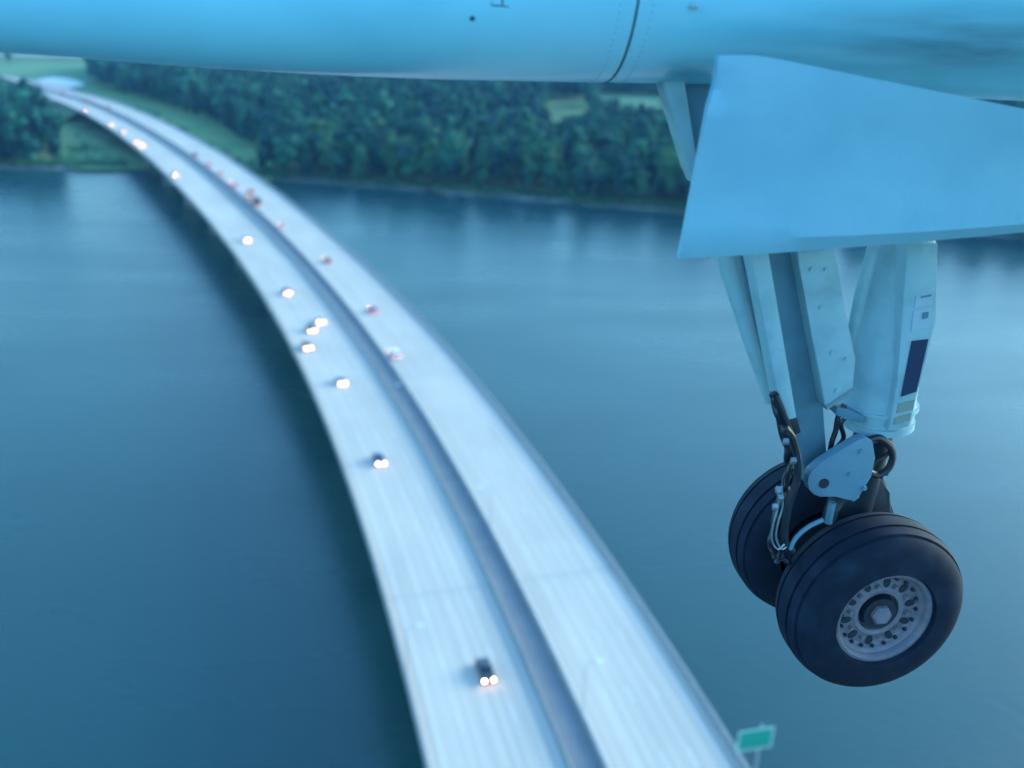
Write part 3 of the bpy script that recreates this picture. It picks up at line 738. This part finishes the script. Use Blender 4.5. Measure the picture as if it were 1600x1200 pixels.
# yoke joining piston and drag brace
bm = bmesh.new()
YK = [(1268, 737), (1263, 746), (1262, 756), (1265, 766), (1272, 773), (1282, 777), (1294, 776), (1306, 774), (1322, 778), (1334, 785), (1342, 779), (1346, 766), (1362, 744), (1368, 716), (1364, 690), (1352, 684), (1340, 688), (1303, 711), (1284, 723)]
pxprism(bm, YK, -0.20, 0.05, 0.006)
pxprism(bm, YK, -0.42, 0.05, 0.006)
yoke = part('yoke', bm, M['yoke'])
bm = bmesh.new(); p = Q(1287, 755, -0.20); tube(bm, [p - N * 0.30, p + N * 0.006], 0.022, 20); part('pivot_pin', bm, M['dark'], yoke)
# drag brace
bm = bmesh.new(); pxprism(bm, [(1160, 330), (1191, 330), (1246, 655), (1224, 662)], -0.17, 0.10, 0.012); brace = part('drag_brace', bm, M['gear'])
bm = bmesh.new(); pxprism(bm, [(1189, 330), (1240, 330), (1258, 480), (1285, 620), (1296, 760), (1262, 760), (1236, 640)], -0.32, 0.06, 0.008); part('brace_web', bm, M['gear_grey_and_shade'], brace)  # face turned from the light; its shade is painted as darker grey
bm = bmesh.new(); pxprism(bm, [(1236, 330), (1296, 330), (1318, 470), (1338, 560), (1333, 612), (1290, 640), (1268, 520), (1250, 420)], -0.25, 0.09, 0.012); part('brace_plate', bm, M['gear'], brace)
bm = bmesh.new(); pxprism(bm, [(1291, 636), (1334, 608), (1335, 612), (1292, 641)], -0.238, 0.06, 0); part('bright_edge', bm, M['steel'], brace)
bm = bmesh.new(); tube(bm, [Q(1120, 330, -0.33), Q(1140, 420, -0.33), Q(1172, 530, -0.33), Q(1203, 628, -0.33)], [0.040, 0.039, 0.030, 0.020], 16); st2 = part('side_strut', bm, M['gear'])
bm = bmesh.new(); pxprism(bm, [(1144, 330), (1162, 330), (1210, 560), (1214, 632), (1204, 622), (1188, 540)], -0.36, 0.05, 0.004); part('side_strut_shaded_side', bm, M['gear_grey_and_shade'], st2)  # shaded side of the thin strut, darkened by colour
for x, y, s0, r in ((1268, 420, -0.25, .010), (1283, 480, -0.25, .010), (1300, 550, -0.25, .010), (1308, 610, -0.25, .012), (1322, 560, -0.25, .008), (1290, 420, -0.25, .008)):
    bm = bmesh.new(); p = Q(x, y, s0); tube(bm, [p - N * .004, p + N * .008], r, 6); part('bolt', bm, M['gear'], brace)
for x, y in ((1345, 705), (1350, 762), (1328, 740)):
    bm = bmesh.new(); p = Q(x, y, -0.20); tube(bm, [p - N * .004, p + N * .009], .011, 6); part('bolt', bm, M['yoke'], yoke)
bm = bmesh.new(); pxprism(bm, [(1308, 636), (1326, 640), (1352, 652), (1350, 662), (1322, 656), (1306, 648)], -0.28, 0.08, 0.004); part('lug', bm, M['gear_grey_and_shade'], strut)
bm = bmesh.new(); pxprism(bm, [(1228, 655), (1246, 652), (1252, 676), (1234, 682)], -0.17, 0.05, 0.005); part('hose_bracket', bm, M['dark'], brace)
# hoses
def hose(pts, r, mt=M['hose'], name='hose'):
    bm = bmesh.new(); tube(bm, smooth_path(pts, 8), r, 8); return part(name, bm, mt)
random.seed(21)
base = [(1210, 615), (1219, 650), (1231, 688), (1238, 715), (1236, 745), (1227, 780), (1217, 815), (1214, 850), (1224, 876)]
for k in range(15):
    hose([Q(x + random.uniform(-13, 13) * min(1, .35 + i * .12), y + random.uniform(-5, 5), -0.2 + random.uniform(-.05, .04)) for i, (x, y) in enumerate(base)], random.uniform(0.006, 0.014))
hose([Q(x, y, -0.13) for x, y in ((1226, 668), (1240, 690), (1247, 740), (1232, 790), (1226, 840), (1238, 862))], 0.016)
for dx in (0, 7): hose([Q(x + dx, y, -0.12) for x, y in ((1214, 760), (1216, 790), (1208, 820), (1206, 843), (1215, 858), (1226, 850))], 0.004, M['steel'], 'brake_line')
hose([Q(x, y, -0.12) for x, y in ((1234, 858), (1244, 840), (1262, 824), (1286, 812))], 0.010, M['gear_grey_and_shade'], 'brake_line')
for x, y in ((1216, 765), (1220, 778), (1211, 792), (1228, 690), (1240, 720)):
    bm = bmesh.new(); box_c = Q(x, y, -0.115); bmesh.ops.create_cube(bm, size=0.02, matrix=Matrix.Translation(box_c) @ Matrix.Rotation(0.6, 4, 'X')); part('hose_clip', bm, M['steel'])
hose([Q(x, y, -0.25) for x, y in ((1352, 690), (1372, 684), (1388, 694), (1395, 712), (1388, 732), (1372, 742), (1358, 738))], 0.015)
hose([Q(x, y, -0.27) for x, y in ((1350, 696), (1368, 690), (1382, 690), (1392, 703), (1380, 714), (1366, 722), (1362, 738), (1378, 745))], 0.010)
hose([Q(x, y, -0.29) for x, y in ((1362, 684), (1378, 690), (1393, 700), (1392, 722), (1384, 742))], 0.009)
hose([Q(x, y, -0.30) for x, y in ((1320, 632), (1310, 650), (1306, 672), (1300, 690), (1296, 712))], 0.012)
hose([Q(x, y, -0.31) for x, y in ((1325, 650), (1314, 662), (1318, 684), (1306, 700))], 0.010)
hose([Q(x, y, -0.22) for x, y in ((1301, 785), (1297, 800), (1294, 817))], 0.017, M['gear_grey_and_shade'], 'lever')
bm = bmesh.new(); pxprism(bm, [(1340, 752), (1382, 745), (1390, 770), (1398, 810), (1300, 830), (1310, 800)], -0.34, 0.12, 0.02); part('axle_bracket', bm, M['dark'])
# wheels
RT, TW, RR = 0.405, 0.315, 0.224
def build_wheel(c, out):           # c = centre of tyre, out = +1 visible face points to the cabin
    w = empty('wheel', c); w.parent = plane; w.location = c - plane.location
    bm = bmesh.new(); prof = [(RR * 0.96, -TW * .36)]
    for k in range(33):
        ph = pi - pi * k / 32; cx = math.copysign(abs(math.cos(ph)) ** 0.7, math.cos(ph)); sy = abs(math.sin(ph)) ** 0.7
        r = RR * 1.02 + (RT - RR * 1.02) * sy; x = TW / 2 * cx
        prof.append((r, x))
    prof.append((RR * 0.96, TW * .36))
    # tread grooves
    out_p = []
    for (r, x) in prof: out_p.append((r, x))
    def rad(x):
        for (r0, x0), (r1, x1) in zip(prof[1:-1], prof[2:-1]):
            if x0 <= x <= x1 and r0 > RR * 1.3: return r0 + (r1 - r0) * (x - x0) / max(1e-6, x1 - x0)
        return RT
    keep = [(r, x) for r, x in prof if not (abs(x) < 0.112 and r > RR * 1.3)]
    mid = []
    for gx in (-0.10, -0.045, 0.045, 0.10):
        for dx, dr in ((-0.0075, 0), (-0.006, -0.011), (0.006, -0.011), (0.0075, 0)): mid.append((rad(gx + dx) + dr, gx + dx))
    full = [q for q in keep if q[1] < 0] + mid + [q for q in keep if q[1] >= 0]
    lathe(bm, full, c, N, A, Z, 96, False)
    part('tyre', bm, M['rubber'], w, 40)
    f = TW * 0.5 - 0.02                      # rim face plane
    bm = bmesh.new()
    prof = [(0.10, 0.02), (RR * .9, -0.02), (RR, f - 0.045), (RR * 1.01, f - 0.012), (RR * 0.985, f), (RR * 0.93, f + 0.002), (RR * 0.89, f - 0.008), (RR * 0.875, f - 0.03), (RR * 0.82, f - 0.040), (RR * 0.80, f - 0.052), (RR * 0.74, f - 0.060), (RR * 0.56, f - 0.055), (RR * 0.50, f - 0.045), (RR * 0.42, f - 0.050), (RR * 0.40, f - 0.085), (0.01, f - 0.085)]
    prof = [(r, x * out) for r, x in prof]
    lathe(bm, prof, c, N, A, Z, 72, False); part('rim', bm, M['rim'], w, 35)
    for k in range(10):
        bm = bmesh.new(); an = 2 * pi * k / 10 + .2; e1 = A * math.cos(an) + Z * math.sin(an); e2 = N.cross(e1)
        pp = c + e1 * RR * 0.655 + N * (f - 0.0555) * out
        pr = [pp + e1 * 0.024 * math.cos(2 * pi * j / 14) + e2 * 0.015 * math.sin(2 * pi * j / 14) for j in range(14)]
        prism(bm, pr, [q + N * 0.004 * out for q in pr]); part('vent_hole', bm, M['dark'], w)
    for k in range(20):
        bm = bmesh.new(); an = 2 * pi * k / 20; pp = c + (A * math.cos(an) + Z * math.sin(an)) * RR * 0.775 + N * (f - 0.052) * out
        tube(bm, [pp, pp + N * 0.010 * out], 0.0085, 8); part('lug_nut', bm, M['dark'], w)
    for k in range(10):
        bm = bmesh.new(); an = 2 * pi * (k + .5) / 10 + .2; pp = c + (A * math.cos(an) + Z * math.sin(an)) * RR * 0.60 + N * (f - 0.056) * out
        tube(bm, [pp, pp + N * 0.018 * out], [0.012, 0.009], 6); part('bolt', bm, M['rim'], w)
    bm = bmesh.new(); lathe(bm, [(0.085, (f - .084) * out), (0.084, (f - 0.078) * out), (0.005, (f - 0.077) * out)], c, N, A, Z, 32, True); part('hub_recess', bm, M['dark'], w)
    bm = bmesh.new(); lathe(bm, [(0.048, (f - .08) * out), (0.046, (f - 0.02) * out), (0.036, (f - 0.008) * out), (0.002, (f - 0.006) * out)], c, N, A, Z, 6, True); part('hub_cap', bm, M['rim'], w, 20)
    bm = bmesh.new(); tube(bm, [c - N * 0.0 * out, c - N * (TW * 0.5 + 0.02) * out], 0.19, 32); part('brake_pack', bm, M['dark'], w)
build_wheel(WC + N * (0.02 - TW / 2), 1)
build_wheel(WC + N * (0.02 - TW / 2 - 0.56), -1)
for o, c in recolor_later: recolor(o, c)

# ------------------------------------------------------------------ dusk air
hz = bpy.data.materials.new('haze_air'); hz.use_nodes = True; t = hz.node_tree; t.nodes.clear()
pv = t.nodes.new('ShaderNodeVolumePrincipled'); pv.inputs['Color'].default_value = (0.22, 0.58, 1.0, 1); pv.inputs['Density'].default_value = 0.00008
ho = t.nodes.new('ShaderNodeOutputMaterial'); t.links.new(pv.outputs[0], ho.inputs['Volume'])
bm = bmesh.new(); box(bm, 0, 8000, 51, 30400, 28400, 108)
o = finish('haze', bm, hz, None, None); o['kind'] = 'stuff'; o['label'] = 'thin blue dusk haze over the river'; o['category'] = 'haze'
